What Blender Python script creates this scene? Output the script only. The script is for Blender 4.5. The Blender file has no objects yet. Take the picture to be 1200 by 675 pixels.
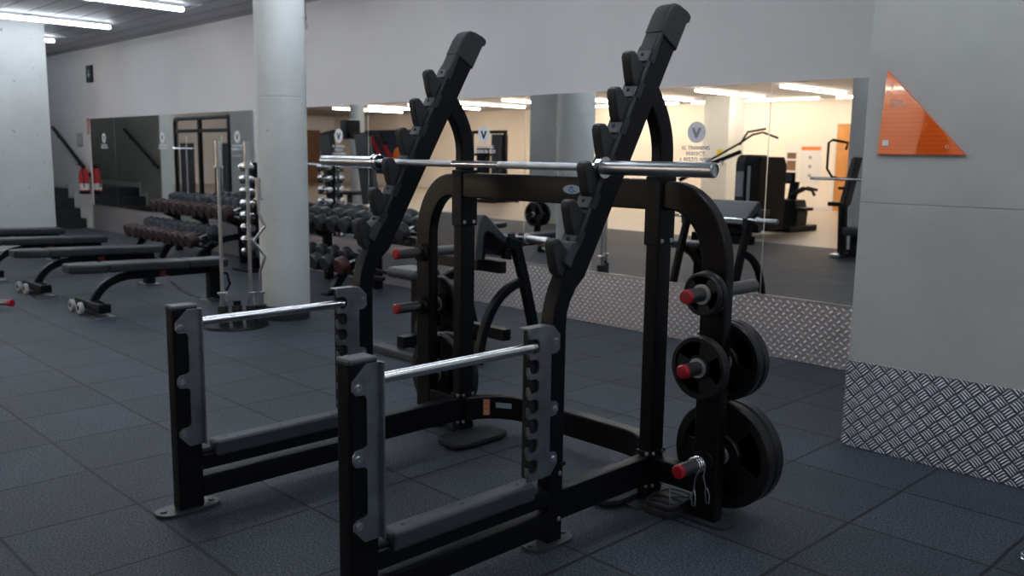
import bpy, bmesh, math, random
from mathutils import Vector, Matrix
random.seed(7)
PI = math.pi
R = math.radians
COL = bpy.context.scene.collection

# ------------------------------------------------------------------ materials
MATS = {}
def mat(name, base=(.5, .5, .5), rough=.5, metal=0., coat=0., spec=.5, emit=None, estr=0., bump=None, vary=None):
    m = bpy.data.materials.new(name); m.use_nodes = True
    nt = m.node_tree; b = nt.nodes['Principled BSDF']
    b.inputs['Base Color'].default_value = (*base, 1)
    b.inputs['Roughness'].default_value = rough
    b.inputs['Metallic'].default_value = metal
    b.inputs['Coat Weight'].default_value = coat
    b.inputs['Coat Roughness'].default_value = .12
    b.inputs['Specular IOR Level'].default_value = spec
    if emit:
        b.inputs['Emission Color'].default_value = (*emit, 1)
        b.inputs['Emission Strength'].default_value = estr
    tc = nt.nodes.new('ShaderNodeTexCoord')
    if bump:
        n = nt.nodes.new('ShaderNodeTexNoise'); n.inputs['Scale'].default_value = bump[0]
        n.inputs['Detail'].default_value = 4
        nt.links.new(tc.outputs['Object'], n.inputs['Vector'])
        bp = nt.nodes.new('ShaderNodeBump'); bp.inputs['Strength'].default_value = bump[1]
        bp.inputs['Distance'].default_value = .002
        nt.links.new(n.outputs['Fac'], bp.inputs['Height']); nt.links.new(bp.outputs['Normal'], b.inputs['Normal'])
    if vary:
        n = nt.nodes.new('ShaderNodeTexNoise'); n.inputs['Scale'].default_value = vary[0]
        n.inputs['Detail'].default_value = 6
        nt.links.new(tc.outputs['Object'], n.inputs['Vector'])
        r = nt.nodes.new('ShaderNodeValToRGB')
        r.color_ramp.elements[0].position = .3; r.color_ramp.elements[1].position = .7
        r.color_ramp.elements[0].color = (*[c * (1 - vary[1]) for c in base], 1)
        r.color_ramp.elements[1].color = (*[min(1, c * (1 + vary[1])) for c in base], 1)
        nt.links.new(n.outputs['Fac'], r.inputs['Fac']); nt.links.new(r.outputs['Color'], b.inputs['Base Color'])
    MATS[name] = m
    return m

black = mat('black_powder_coat', (.0055, .006, .008), .38, spec=.16, bump=(900, .12))
footpaint = mat('foot_plate_paint', (.06, .065, .075), .4, metal=.5)
blackgloss = mat('black_gloss_paint', (.005, .005, .006), .32, spec=.22, coat=.04)
rubber = mat('black_rubber_cover', (.015, .0165, .02), .55, bump=(700, .15))
plastic = mat('grey_black_plastic', (.04, .045, .055), .45)
insertm = mat('grey_insert_plastic', (.085, .095, .11), .5)
ringm = mat('hub_ring_steel', (.62, .62, .64), .38, .6)
platem = mat('plate_rubber', (.008, .0085, .010), .36, bump=(500, .1))
chrome = mat('chrome', (.78, .79, .82), .16, 1.)
satin = mat('satin_steel', (.55, .57, .6), .3, 1., bump=(300, .1))
darksteel = mat('dark_polished_steel', (.34, .36, .40), .33, .95, vary=(14, .2))
horn_m = mat('horn_steel', (.17, .175, .18), .34, .9)
red = mat('red_plastic', (.40, .010, .022), .35)
reddark = mat('dark_red_urethane', (.06, .012, .014), .45)
vinyl = mat('black_vinyl', (.02, .023, .03), .42, bump=(200, .1))
vinylgrey = mat('grey_vinyl', (.032, .036, .045), .4)
brownhead = mat('brown_urethane', (.036, .015, .014), .45)
bluehead = mat('blue_grey_urethane', (.022, .03, .042), .42)
darkhead = mat('dark_urethane', (.02, .022, .026), .36)
white = mat('white_plastic', (.75, .75, .75), .4)
sticker = mat('white_sticker', (.82, .84, .88), .6)
wheelw = mat('white_wheel', (.6, .6, .62), .4)
paperw = mat('paper_white', (.75, .73, .70), .7)
greyp = mat('grey_paper', (.32, .32, .36), .7)
orangep = mat('orange_print', (.75, .2, .04), .6)
labelo = mat('orange_label', (.55, .22, .12), .6)
labelb = mat('pale_blue_label', (.25, .36, .42), .5)
logob = mat('blue_logo', (.05, .25, .5), .5)
skyb = mat('pale_blue_badge', (.45, .55, .65), .5)
tape = mat('yellow_sign', (.7, .5, .05), .6)
extred = mat('extinguisher_red', (.5, .01, .015), .3)
adjred = mat('adjuster_red', (.16, .008, .012), .4)
greens = mat('dark_green_sign', (.006, .018, .018), .7)
door_m = mat('orange_wood', (.62, .27, .08), .45, vary=(3, .15))
navy = mat('navy_panel', (.02, .035, .08), .5)
panelg = mat('dark_grey_panel', (.03, .036, .045), .45)
dark = mat('dark_void', (.01, .01, .012), .8)
woodbrown = mat('brown_panel', (.18, .09, .05), .6, vary=(2, .2))

light_c = mat('led_cool', (1, 1, 1), .5, emit=(.84, .92, 1.0), estr=15)
light_w = mat('led_warm', (1, 1, 1), .5, emit=(1.0, .85, .66), estr=36)
light_s = mat('downlight_emission', (1, 1, 1), .5, emit=(1.0, .9, .75), estr=20)

mirror_m = mat('mirror_glass', (.86, .87, .87), .0, 1.)

def concrete(name, base, amt=.12, pits=True, joint=None):
    m = mat(name, base, .75); nt = m.node_tree; b = nt.nodes['Principled BSDF']
    tc = nt.nodes.new('ShaderNodeTexCoord')
    n = nt.nodes.new('ShaderNodeTexNoise'); n.inputs['Scale'].default_value = 1.6; n.inputs['Detail'].default_value = 10; n.inputs['Roughness'].default_value = .65
    nt.links.new(tc.outputs['Object'], n.inputs['Vector'])
    r = nt.nodes.new('ShaderNodeValToRGB')
    r.color_ramp.elements[0].position = .3; r.color_ramp.elements[1].position = .72
    r.color_ramp.elements[0].color = (*[c * (1 - amt) for c in base], 1)
    r.color_ramp.elements[1].color = (*[c * (1 + amt) for c in base], 1)
    nt.links.new(n.outputs['Fac'], r.inputs['Fac'])
    n2 = nt.nodes.new('ShaderNodeTexNoise'); n2.inputs['Scale'].default_value = 14; n2.inputs['Detail'].default_value = 3
    nt.links.new(tc.outputs['Object'], n2.inputs['Vector'])
    r2 = nt.nodes.new('ShaderNodeValToRGB')
    r2.color_ramp.elements[0].position = .27; r2.color_ramp.elements[1].position = .31
    r2.color_ramp.elements[0].color = (.55, .55, .55, 1) if pits else (1, 1, 1, 1)
    r2.color_ramp.elements[1].color = (1, 1, 1, 1)
    nt.links.new(n2.outputs['Fac'], r2.inputs['Fac'])
    mx = nt.nodes.new('ShaderNodeMix'); mx.data_type = 'RGBA'; mx.blend_type = 'MULTIPLY'; mx.inputs['Factor'].default_value = 1
    nt.links.new(r.outputs['Color'], mx.inputs[6]); nt.links.new(r2.outputs['Color'], mx.inputs[7])
    nt.links.new(mx.outputs[2], b.inputs['Base Color'])
    bp = nt.nodes.new('ShaderNodeBump'); bp.inputs['Strength'].default_value = .25; bp.inputs['Distance'].default_value = .004
    nt.links.new(r2.outputs['Color'], bp.inputs['Height']); nt.links.new(bp.outputs['Normal'], b.inputs['Normal'])
    return m

wallpaint = mat('wall_paint', (.68, .675, .69), .8, vary=(.7, .05))
walllow = concrete('grey_render', (.50, .515, .505), .10, False)
conc = concrete('pale_concrete', (.60, .62, .61), .09)
conc2 = concrete('grey_concrete', (.42, .43, .42), .12, False)
warmwall = mat('cream_wall', (.86, .77, .67), .8)
taupe_shaded = mat('taupe_wall', (.33, .325, .30), .8, vary=(2, .1))  # taupe made darker: the unlit stairwell's shade is put into the colour
vinylfloor = mat('beige_floor', (.36, .30, .25), .35, vary=(1.2, .08))

def math_node(nt, op, a, b=None, c=None):
    n = nt.nodes.new('ShaderNodeMath'); n.operation = op
    for i, v in enumerate((a, b, c)):
        if v is None: continue
        if isinstance(v, (int, float)): n.inputs[i].default_value = v
        else: nt.links.new(v, n.inputs[i])
    return n.outputs[0]

def floor_material():
    m = mat('rubber_tile_floor', (.03, .034, .042), .62, spec=.4); nt = m.node_tree; b = nt.nodes['Principled BSDF']
    tc = nt.nodes.new('ShaderNodeTexCoord'); sep = nt.nodes.new('ShaderNodeSeparateXYZ')
    nt.links.new(tc.outputs['Object'], sep.inputs[0])
    wob = nt.nodes.new('ShaderNodeTexNoise'); wob.inputs['Scale'].default_value = 1.3
    nt.links.new(tc.outputs['Object'], wob.inputs['Vector'])
    w = math_node(nt, 'MULTIPLY', math_node(nt, 'SUBTRACT', wob.outputs['Fac'], .5), .03)
    def line(coord, off, size):
        u = math_node(nt, 'DIVIDE', math_node(nt, 'ADD', math_node(nt, 'SUBTRACT', coord, off), w), size)
        f = math_node(nt, 'FRACT', u)
        d = math_node(nt, 'MULTIPLY', math_node(nt, 'MINIMUM', f, math_node(nt, 'SUBTRACT', 1., f)), size)
        return d, math_node(nt, 'FLOOR', u)
    dx, ix = line(sep.outputs[0], -1.39, .497)
    dy, iy = line(sep.outputs[1], 1.27, .4785)
    d = math_node(nt, 'MINIMUM', dx, dy)
    mr = nt.nodes.new('ShaderNodeMapRange'); mr.inputs['From Min'].default_value = .002; mr.inputs['From Max'].default_value = .010
    nt.links.new(d, mr.inputs['Value'])
    # tile to tile tone
    cv = nt.nodes.new('ShaderNodeCombineXYZ'); nt.links.new(ix, cv.inputs[0]); nt.links.new(iy, cv.inputs[1])
    wn = nt.nodes.new('ShaderNodeTexWhiteNoise'); nt.links.new(cv.outputs[0], wn.inputs['Vector'])
    tone = math_node(nt, 'ADD', .86, math_node(nt, 'MULTIPLY', wn.outputs['Value'], .28))
    # granules
    g = nt.nodes.new('ShaderNodeTexNoise'); g.inputs['Scale'].default_value = 130; g.inputs['Detail'].default_value = 3; g.inputs['Roughness'].default_value = .8
    nt.links.new(tc.outputs['Object'], g.inputs['Vector'])
    r = nt.nodes.new('ShaderNodeValToRGB'); e = r.color_ramp.elements
    e[0].position = .43; e[0].color = (.003, .0045, .008, 1); e[1].position = .58; e[1].color = (.086, .103, .134, 1)
    nt.links.new(g.outputs['Fac'], r.inputs['Fac'])
    st = nt.nodes.new('ShaderNodeTexNoise'); st.inputs['Scale'].default_value = 2.2; st.inputs['Detail'].default_value = 6
    nt.links.new(tc.outputs['Object'], st.inputs['Vector'])
    tone = math_node(nt, 'MULTIPLY', tone, math_node(nt, 'ADD', .65, math_node(nt, 'MULTIPLY', st.outputs['Fac'], .7)))
    tone = math_node(nt, 'MULTIPLY', tone, math_node(nt, 'ADD', .10, math_node(nt, 'MULTIPLY', mr.outputs[0], .90)))
    vs = nt.nodes.new('ShaderNodeVectorMath'); vs.operation = 'SCALE'
    nt.links.new(r.outputs['Color'], vs.inputs[0]); nt.links.new(tone, vs.inputs['Scale'])
    nt.links.new(vs.outputs[0], b.inputs['Base Color'])
    bp = nt.nodes.new('ShaderNodeBump'); bp.inputs['Strength'].default_value = .5; bp.inputs['Distance'].default_value = .003
    hh = math_node(nt, 'ADD', math_node(nt, 'MULTIPLY', mr.outputs[0], 1.2), g.outputs['Fac'])
    nt.links.new(hh, bp.inputs['Height']); nt.links.new(bp.outputs['Normal'], b.inputs['Normal'])
    return m
floor_m = floor_material()

def plate_material(name, cell, base=(.36, .37, .41), single=False):
    # aluminium tread plate: groups of parallel bars that turn 90 degrees from cell to cell (in the X-Z plane of the wall)
    m = mat(name, base, .36, .8); nt = m.node_tree; b = nt.nodes['Principled BSDF']
    tc = nt.nodes.new('ShaderNodeTexCoord'); sep = nt.nodes.new('ShaderNodeSeparateXYZ')
    nt.links.new(tc.outputs['Object'], sep.inputs[0])
    x, z = sep.outputs[0], sep.outputs[2]
    k = 1 / (cell * math.sqrt(2))
    u = math_node(nt, 'MULTIPLY', math_node(nt, 'ADD', x, z), k)
    v = math_node(nt, 'MULTIPLY', math_node(nt, 'SUBTRACT', x, z), k)
    par = math_node(nt, 'PINGPONG', math_node(nt, 'ADD', math_node(nt, 'FLOOR', u), math_node(nt, 'FLOOR', v)), 1.)
    fu = math_node(nt, 'FRACT', u); fv = math_node(nt, 'FRACT', v)
    def mixv(a, c):   # par ? a : c
        return math_node(nt, 'ADD', math_node(nt, 'MULTIPLY', a, par), math_node(nt, 'MULTIPLY', c, math_node(nt, 'SUBTRACT', 1., par)))
    along = mixv(fu, fv); across = mixv(fv, fu)
    bars = math_node(nt, 'ABSOLUTE', math_node(nt, 'SINE', math_node(nt, 'MULTIPLY', across, PI * 4)))
    def edge(f, w):
        mr = nt.nodes.new('ShaderNodeMapRange'); mr.interpolation_type = 'SMOOTHSTEP'
        mr.inputs['From Min'].default_value = 0; mr.inputs['From Max'].default_value = w
        nt.links.new(math_node(nt, 'MINIMUM', f, math_node(nt, 'SUBTRACT', 1., f)), mr.inputs['Value']); return mr.outputs[0]
    hgt = math_node(nt, 'MULTIPLY', bars, math_node(nt, 'MULTIPLY', edge(along, .22), edge(across, .06)))
    if single:   # one raised lozenge per cell
        a2 = math_node(nt, 'MULTIPLY', math_node(nt, 'SUBTRACT', along, .5), 2.3)
        c2 = math_node(nt, 'MULTIPLY', math_node(nt, 'SUBTRACT', across, .5), 4.6)
        rr = math_node(nt, 'ADD', math_node(nt, 'MULTIPLY', a2, a2), math_node(nt, 'MULTIPLY', c2, c2))
        hgt = math_node(nt, 'MAXIMUM', 0., math_node(nt, 'SUBTRACT', 1., rr))
    bp = nt.nodes.new('ShaderNodeBump'); bp.inputs['Strength'].default_value = 1.; bp.inputs['Distance'].default_value = cell * .09
    nt.links.new(hgt, bp.inputs['Height']); nt.links.new(bp.outputs['Normal'], b.inputs['Normal'])
    r = nt.nodes.new('ShaderNodeValToRGB'); e = r.color_ramp.elements
    e[0].position = .0; e[0].color = (*[c * (.8 if single else .5) for c in base], 1); e[1].position = .6; e[1].color = (*[min(1, c * 1.25) for c in base], 1)
    nt.links.new(hgt, r.inputs['Fac']); nt.links.new(r.outputs['Color'], b.inputs['Base Color'])
    return m
tread = plate_material('tread_plate', .050)
tread2 = plate_material('tread_plate_far', .040, (.66, .64, .68), True)

def ceiling_material():
    m = mat('ribbed_ceiling', (.25, .25, .27), .6); nt = m.node_tree; b = nt.nodes['Principled BSDF']
    tc = nt.nodes.new('ShaderNodeTexCoord'); sep = nt.nodes.new('ShaderNodeSeparateXYZ')
    nt.links.new(tc.outputs['Object'], sep.inputs[0])
    f = math_node(nt, 'FRACT', math_node(nt, 'DIVIDE', sep.outputs[1], .3))
    mr = nt.nodes.new('ShaderNodeMapRange'); mr.inputs['From Min'].default_value = .0; mr.inputs['From Max'].default_value = .12
    nt.links.new(math_node(nt, 'MINIMUM', f, math_node(nt, 'SUBTRACT', 1., f)), mr.inputs['Value'])
    r = nt.nodes.new('ShaderNodeValToRGB'); e = r.color_ramp.elements
    e[0].color = (.30, .30, .33, 1); e[1].color = (.44, .44, .48, 1)
    nt.links.new(mr.outputs[0], r.inputs['Fac']); nt.links.new(r.outputs['Color'], b.inputs['Base Color'])
    bp = nt.nodes.new('ShaderNodeBump'); bp.inputs['Distance'].default_value = .02
    nt.links.new(mr.outputs[0], bp.inputs['Height']); nt.links.new(bp.outputs['Normal'], b.inputs['Normal'])
    return m
ceil_m = ceiling_material()

def acrylic():
    m = mat('orange_acrylic', (.80, .11, .012), .08, coat=1.); nt = m.node_tree; b = nt.nodes['Principled BSDF']
    b.inputs['Coat Roughness'].default_value = .02
    tc = nt.nodes.new('ShaderNodeTexCoord'); sep = nt.nodes.new('ShaderNodeSeparateXYZ'); nt.links.new(tc.outputs['Object'], sep.inputs[0])
    f = math_node(nt, 'FRACT', math_node(nt, 'DIVIDE', sep.outputs[2], .02))
    r = nt.nodes.new('ShaderNodeValToRGB'); e = r.color_ramp.elements
    e[0].color = (.76, .09, .010, 1); e[1].color = (.90, .14, .02, 1); e[1].position = .25
    nt.links.new(f, r.inputs['Fac']); nt.links.new(r.outputs['Color'], b.inputs['Base Color'])
    return m
acryl = acrylic()

# ------------------------------------------------------------------ mesh builder
class MB:
    def __init__(s): s.v = []; s.f = []
    def add_bm(s, bm):
        o = len(s.v); bm.verts.index_update()
        s.v += [tuple(v.co) for v in bm.verts]
        s.f += [[o + v.index for v in f.verts] for f in bm.faces]
        bm.free(); return s
    def box(s, c, size, bev=0., rot=None, seg=2):
        bm = bmesh.new(); bmesh.ops.create_cube(bm, size=1)
        for v in bm.verts: v.co = Vector((v.co.x * size[0], v.co.y * size[1], v.co.z * size[2]))
        if bev: bmesh.ops.bevel(bm, geom=bm.edges[:], offset=min(bev, min(size) * .49), segments=seg, affect='EDGES', profile=.5)
        if rot is not None: bmesh.ops.transform(bm, matrix=rot.to_4x4(), verts=bm.verts)
        bmesh.ops.translate(bm, vec=Vector(c), verts=bm.verts)
        return s.add_bm(bm)
    def b2(s, a, b, bev=0., seg=2):
        c = [(p + q) / 2 for p, q in zip(a, b)]; d = [abs(q - p) for p, q in zip(a, b)]
        return s.box(c, d, bev, None, seg)
    def prism(s, poly, axis, a, b, bev=0., seg=2):
        """poly in the plane across `axis` ((y,z) for x, (x,z) for y, (x,y) for z), extruded from a to b"""
        bm = bmesh.new()
        def P(p, t): return {'x': (t, p[0], p[1]), 'y': (p[0], t, p[1]), 'z': (p[0], p[1], t)}[axis]
        A = [bm.verts.new(P(p, a)) for p in poly]; B = [bm.verts.new(P(p, b)) for p in poly]
        n = len(poly)
        bm.faces.new(A); bm.faces.new(B[::-1])
        for i in range(n): bm.faces.new((A[i], B[i], B[(i + 1) % n], A[(i + 1) % n]))
        bmesh.ops.recalc_face_normals(bm, faces=bm.faces)
        if bev:
            rim = [e for e in bm.edges if len({round((v.co.x, v.co.y, v.co.z)['xyz'.index(axis)], 6) for v in e.verts}) == 1]
            bmesh.ops.bevel(bm, geom=rim, offset=bev, segments=seg, affect='EDGES', profile=.5)
        return s.add_bm(bm)
    def tube(s, path, r, n=12, closed=False, caps=True):
        pts = [Vector(p) for p in path]; m = len(pts); o = len(s.v)
        rs = r if isinstance(r, (list, tuple)) else [r] * m
        tans = []
        for i in range(m):
            if closed: t = pts[(i + 1) % m] - pts[i - 1]
            else: t = pts[min(i + 1, m - 1)] - pts[max(i - 1, 0)]
            tans.append(t.normalized())
        up = Vector((0, 0, 1)) if abs(tans[0].z) < .9 else Vector((1, 0, 0))
        nrm = (up - tans[0] * up.dot(tans[0])).normalized()
        for i in range(m):
            nrm = (nrm - tans[i] * nrm.dot(tans[i])).normalized(); bi = tans[i].cross(nrm)
            for k in range(n):
                a = 2 * PI * k / n
                s.v.append(tuple(pts[i] + (nrm * math.cos(a) + bi * math.sin(a)) * rs[i]))
        for i in range(m if closed else m - 1):
            j = (i + 1) % m
            for k in range(n):
                l = (k + 1) % n
                s.f.append([o + i * n + k, o + i * n + l, o + j * n + l, o + j * n + k])
        if caps and not closed:
            s.f.append([o + k for k in range(n)][::-1]); s.f.append([o + (m - 1) * n + k for k in range(n)])
        return s
    def sweep(s, path, nrm, wn, wt, cr=.008):
        """rounded rectangular section swept along a planar path; nrm = plane normal, wn width along it, wt width in the plane"""
        pts = [Vector(p) for p in path]; N = Vector(nrm).normalized(); m = len(pts); o = len(s.v)
        sec = []
        for cx, cy, a0 in ((1, 1, 0), (-1, 1, 90), (-1, -1, 180), (1, -1, 270)):
            for k in range(4):
                a = R(a0 + 30 * k)
                sec.append((cx * (wn / 2 - cr) + cr * math.cos(a), cy * (wt / 2 - cr) + cr * math.sin(a)))
        n = len(sec)
        for i in range(m):
            t0 = (pts[i] - pts[i - 1]).normalized() if i else (pts[1] - pts[0]).normalized()
            t1 = (pts[i + 1] - pts[i]).normalized() if i < m - 1 else t0
            t = (t0 + t1).normalized(); q = N.cross(t).normalized()
            sc = 1 / max(.5, t.dot(t1))
            for a, b in sec: s.v.append(tuple(pts[i] + N * a + q * b * sc))
        for i in range(m - 1):
            for k in range(n):
                l = (k + 1) % n
                s.f.append([o + i * n + k, o + i * n + l, o + (i + 1) * n + l, o + (i + 1) * n + k])
        s.f.append([o + k for k in range(n)][::-1]); s.f.append([o + (m - 1) * n + k for k in range(n)])
        return s
    def lathe(s, prof, c, axis='z', n=32):
        """prof list of (radius, position along axis) about point c"""
        o = len(s.v); c = Vector(c); m = len(prof)
        for r, t in prof:
            for k in range(n):
                a = 2 * PI * k / n; p = (r * math.cos(a), r * math.sin(a))
                d = {'z': (p[0], p[1], t), 'y': (p[0], t, p[1]), 'x': (t, p[0], p[1])}[axis]
                s.v.append(tuple(c + Vector(d)))
        for i in range(m - 1):
            for k in range(n):
                l = (k + 1) % n
                s.f.append([o + i * n + k, o + i * n + l, o + (i + 1) * n + l, o + (i + 1) * n + k])
        if prof[0][0] > 1e-4: s.f.append([o + k for k in range(n)][::-1])
        if prof[-1][0] > 1e-4: s.f.append([o + (m - 1) * n + k for k in range(n)])
        return s
    def cyl(s, c, r, a, b, axis='z', n=24, bev=0.):
        if bev: return s.lathe([(r - bev, a), (r, a + bev), (r, b - bev), (r - bev, b)], c, axis, n)
        return s.lathe([(r, a), (r, b)], c, axis, n)
    def move(s, vec, since=0):
        for i in range(since, len(s.v)): s.v[i] = tuple(Vector(s.v[i]) + Vector(vec))
        return s
    def build(s, name, material, parent=None, off=(0, 0, 0), smooth=38):
        me = bpy.data.meshes.new(name); off = Vector(off)
        me.from_pydata([tuple(Vector(v) - off) for v in s.v], [], s.f); me.validate()
        bm = bmesh.new(); bm.from_mesh(me); bmesh.ops.recalc_face_normals(bm, faces=bm.faces); bm.to_mesh(me); bm.free()
        me.shade_smooth()
        me.set_sharp_from_angle(angle=R(smooth))
        me.materials.append(material)
        o = bpy.data.objects.new(name, me); COL.objects.link(o)
        wn = o.modifiers.new('weighted', 'WEIGHTED_NORMAL'); wn.keep_sharp = True
        if parent is not None: o.parent = parent
        return o

def thing(name, label, cat, loc=(0, 0, 0), rz=0., group=None):
    o = bpy.data.objects.new(name, None); COL.objects.link(o)
    o.empty_display_size = .1
    o.location = loc; o.rotation_euler = (0, 0, rz); o['label'] = label; o['category'] = cat
    if group: o['group'] = group
    return o
def tag(o, label, cat, group=None):
    o['label'] = label; o['category'] = cat
    if group: o['group'] = group
    return o
def struct(name, mb, m, **k):
    o = mb.build(name, m, **k); o['kind'] = 'structure'; return o
def copy_tree(o, parent=None):
    c = o.copy(); COL.objects.link(c)
    if parent is not None: c.parent = parent
    for ch in list(o.children): copy_tree(ch, c)
    return c
def arc(p0, p1, p2, n=8):
    """quadratic bezier"""
    p0, p1, p2 = Vector(p0), Vector(p1), Vector(p2)
    return [tuple(p0 * (1 - t) ** 2 + p1 * 2 * t * (1 - t) + p2 * t * t) for t in [i / n for i in range(n + 1)]]
def text(body, size, parent, loc, rot, m, name='lettering', depth=.0008, align='CENTER'):
    cu = bpy.data.curves.new(name, 'FONT'); cu.body = body; cu.size = size; cu.extrude = depth
    cu.align_x = align; cu.align_y = 'CENTER'; cu.materials.append(m)
    tmp = bpy.data.objects.new('tmp', cu); COL.objects.link(tmp)
    bpy.context.view_layer.update()
    me = bpy.data.meshes.new_from_object(tmp.evaluated_get(bpy.context.evaluated_depsgraph_get()))
    bpy.data.objects.remove(tmp)
    o = bpy.data.objects.new(name, me); COL.objects.link(o); o.parent = parent
    o.location = loc; o.rotation_euler = rot
    return o

# ------------------------------------------------------------------ the room
W = 5.58          # mirror wall plane
H = 3.05          # ceiling height
XL, XR, YB = -36., 5., -12.3
struct('floor', MB().b2((XL, -2.2, -.1), (XR, W, 0)), floor_m)
struct('floor_far', MB().b2((XL, YB, -.1), (XR, -2.2, 0)), vinylfloor)
struct('ceiling', MB().b2((XL, YB, H), (XR, W + .2, H + .1)), ceil_m)
struct('wall_back', MB().b2((XL, W, 0), (XR, W + .2, H)), wallpaint)
struct('wall_front', MB().b2((XL, YB - .2, 0), (XR, YB, H)), warmwall)
struct('wall_left', MB().b2((XL - .2, YB, 0), (XL, W, H)), wallpaint)
struct('wall_right', MB().b2((XR, YB, 0), (XR + .2, W, H)), wallpaint)
struct('baseboard_front', MB().b2((XL, YB, 0), (XR, YB + .02, .1), .004), paperw)
# concrete block in front of the mirror wall, with its tread plate
struct('wall_pillar', MB().b2((-1.845, 4.08, 0), (XR - .02, W - .002, 1.178), .003), walllow)
struct('wall_pillar_upper', MB().b2((-1.845, 4.08, 1.179), (XR - .02, W - .002, H - .002), .003), walllow)
struct('trim_1', MB().b2((-1.849, 4.073, .004), (XR - .03, 4.08, .423)), tread)
struct('trim_2', MB().b2((-16.15, W - .012, .004), (-1.85, W - .001, .42)), tread2)
struct('trim_3', MB().b2((-16.15, W - .016, .42), (-1.85, W - .001, .432)), satin)
struct('trim_4', MB().b2((-16.15, W - .008, 0.004), (-16.06, W, .43)).b2((-16.14, W - .006, .43), (-16.08, W, 1.89)), white)

# stairs up to the left of the mirrors
sx, rise, run = -16.45, .165, .29
poly = [(sx, 0)]
for i in range(4):
    poly += [(sx - run * i, rise * (i + 1)), (sx - run * (i + 1), rise * (i + 1))]
poly[-1] = (-20., rise * 4)
poly += [(-20., 0)]
struct('stairs', MB().prism(poly, 'y', 4.272, W - .002), rubber)
sk = []
for i in range(4): sk += [(sx + .06 - run * i, rise * i + .02), (sx + .06 - run * i, rise * (i + 1) + .09)]
sk += [(-20., rise * 4 + .09)]
low = [(-20., rise * 4 - .04)] + [(x - .09, z - .1) for x, z in sk[:-1]][::-1]
struct('baseboard_stairs', MB().prism(sk + low, 'y', W - .02, W - .001), conc)
struct('baseboard_stairs_inner', MB().prism(sk + low, 'y', 4.271, 4.29), conc)
struct('wall_stair', MB().b2((-20., 4.06, 0), (-16.32, 4.27, H)), taupe_shaded)
struct('trim_5', MB().b2((-16.32, 4.05, 0), (-16.28, 4.28, H)), conc)
struct('wall_stair_end', MB().b2((-20.2, 4.06, 0), (-20., W, H)), taupe_shaded)

# mirror panels, each with its own pane
edges = [-16.06, -14.99, -12.63, -10.27, -7.91, -5.55, -3.19, -1.85]
for i in range(len(edges) - 1):
    a, b = edges[i], edges[i + 1]
    o = MB().b2((a + .004, W - .009, .432), (b - .004, W - .001, 1.89)).build('wall_mirror', mirror_m)
    where = ['narrow frameless mirror panel at the far left end by the stairs', 'frameless mirror panel second from the stairs end of wall',
             'frameless mirror panel behind the left dumbbell rack', 'frameless mirror panel directly behind the round white column',
             'frameless mirror panel behind the left arm of the squat rack', 'frameless wide mirror panel behind the barbell and preacher bench',
             'narrow frameless mirror panel beside the grey concrete block'][i]
    tag(o, where, 'mirror')
    if i: MB().b2((a - .004, W - .0085, .432), (a + .0038, W - .001, 1.89)).build('joint_strip', satin, o)

# stickers on the mirrors: a white disc with a V tick over lines of text
stl = ['nearest the stairs', 'second from the stairs', 'beside the round column on its left', 'behind the left end of the barbell', 'between the two arms of the squat rack', 'above the right end of the barbell']
lines = ["EL TRAINING", "PERFECT", "L RESTO AMIG", "Y PESOS DE COR"]
for i, x in enumerate([-15.46, -13.14, -10.82, -8.47, -6.09, -3.78]):
    t = thing('mirror_sticker', 'white round V sticker with lettering on mirror, ' + stl[i], 'sticker', (x, W - .0105, 1.5))
    z0 = .06
    d = MB().cyl((0, 0, z0), .078, -.0006, .0006, 'y', 32); d.build('disc', sticker, t)
    v = MB().prism([(-.042, z0 + .032), (-.018, z0 + .032), (0, z0 - .008), (.018, z0 + .032), (.042, z0 + .032), (.008, z0 - .042), (-.008, z0 - .042)], 'y', -.0016, -.0007)
    v.build('tick_mark', greens if i < 5 else greyp, t)
    for k, ln in enumerate(lines[(0 if i in (3, 5) else 2):]):
        text(ln, .042, t, (0, -.001, z0 - .115 - .042 * k), (R(90), 0, 0), sticker)

# orange triangle panel
t = thing('wall_sign', 'orange triangular glossy panel on the grey concrete block', 'sign', (-1.775, 4.08, 1.40))
MB().prism([(0, 0), (.385, 0), (.02, .375)], 'y', -.014, -.002, .001).build('panel', acryl, t)
MB().prism([(.022, .04), (.05, .04), (.05, .065), (.022, .065)], 'y', -.0155, -.0142).build('emblem', sticker, t)
text('HAZLO', .016, t, (.07, -.0150, .235), (R(90), 0, 0), sticker)
text('A TU RITMO', .013, t, (.08, -.0150, .218), (R(90), 0, 0), sticker)
text('S', .03, t, (.047, -.0150, .30), (R(90), 0, R(0)), sticker)
MB().tube([(.305 + .006 * math.cos(a), -.015, .036 + .006 * math.sin(a)) for a in [k * PI / 6 for k in range(12)]], .0012, 6, True).build('ring_mark', sticker, t)

# wall furniture at the left end
t = thing('exit_sign', 'small dark green exit sign high on wall above the stairs', 'sign', (-15.94, W - .001, 2.63))
MB().b2((-.13, -.03, -.14), (.13, -.001, .14), .005).build('plate', greens, t)
MB().prism([(-.010, -.05), (.010, -.05), (.010, -.02), (.03, -.02), (0, .022), (-.03, -.02), (-.010, -.02)], 'y', -.033, -.0302).build('arrow', sticker, t)
MB().cyl((0, 0, .045), .012, -.033, -.0302, 'y', 16).build('head_mark', sticker, t)
t = thing('extinguisher_sign', 'small red and white extinguisher sign at mirror corner', 'sign', (-16.12, W - .02, 1.77))
MB().b2((-.05, -.004, -.13), (.03, 0, .13), .001).build('plate', extred, t)
MB().b2((.0, -.006, -.11), (.028, -.0042, .08), .001).build('symbol', paperw, t)
t = thing('wall_notice', 'grey paper notice on wall between handrail and mirror', 'notice', (-16.62, W - .001, 1.53))
MB().b2((-.14, -.006, -.12), (.14, -.001, .12)).build('sheet', greyp, t)
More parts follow.
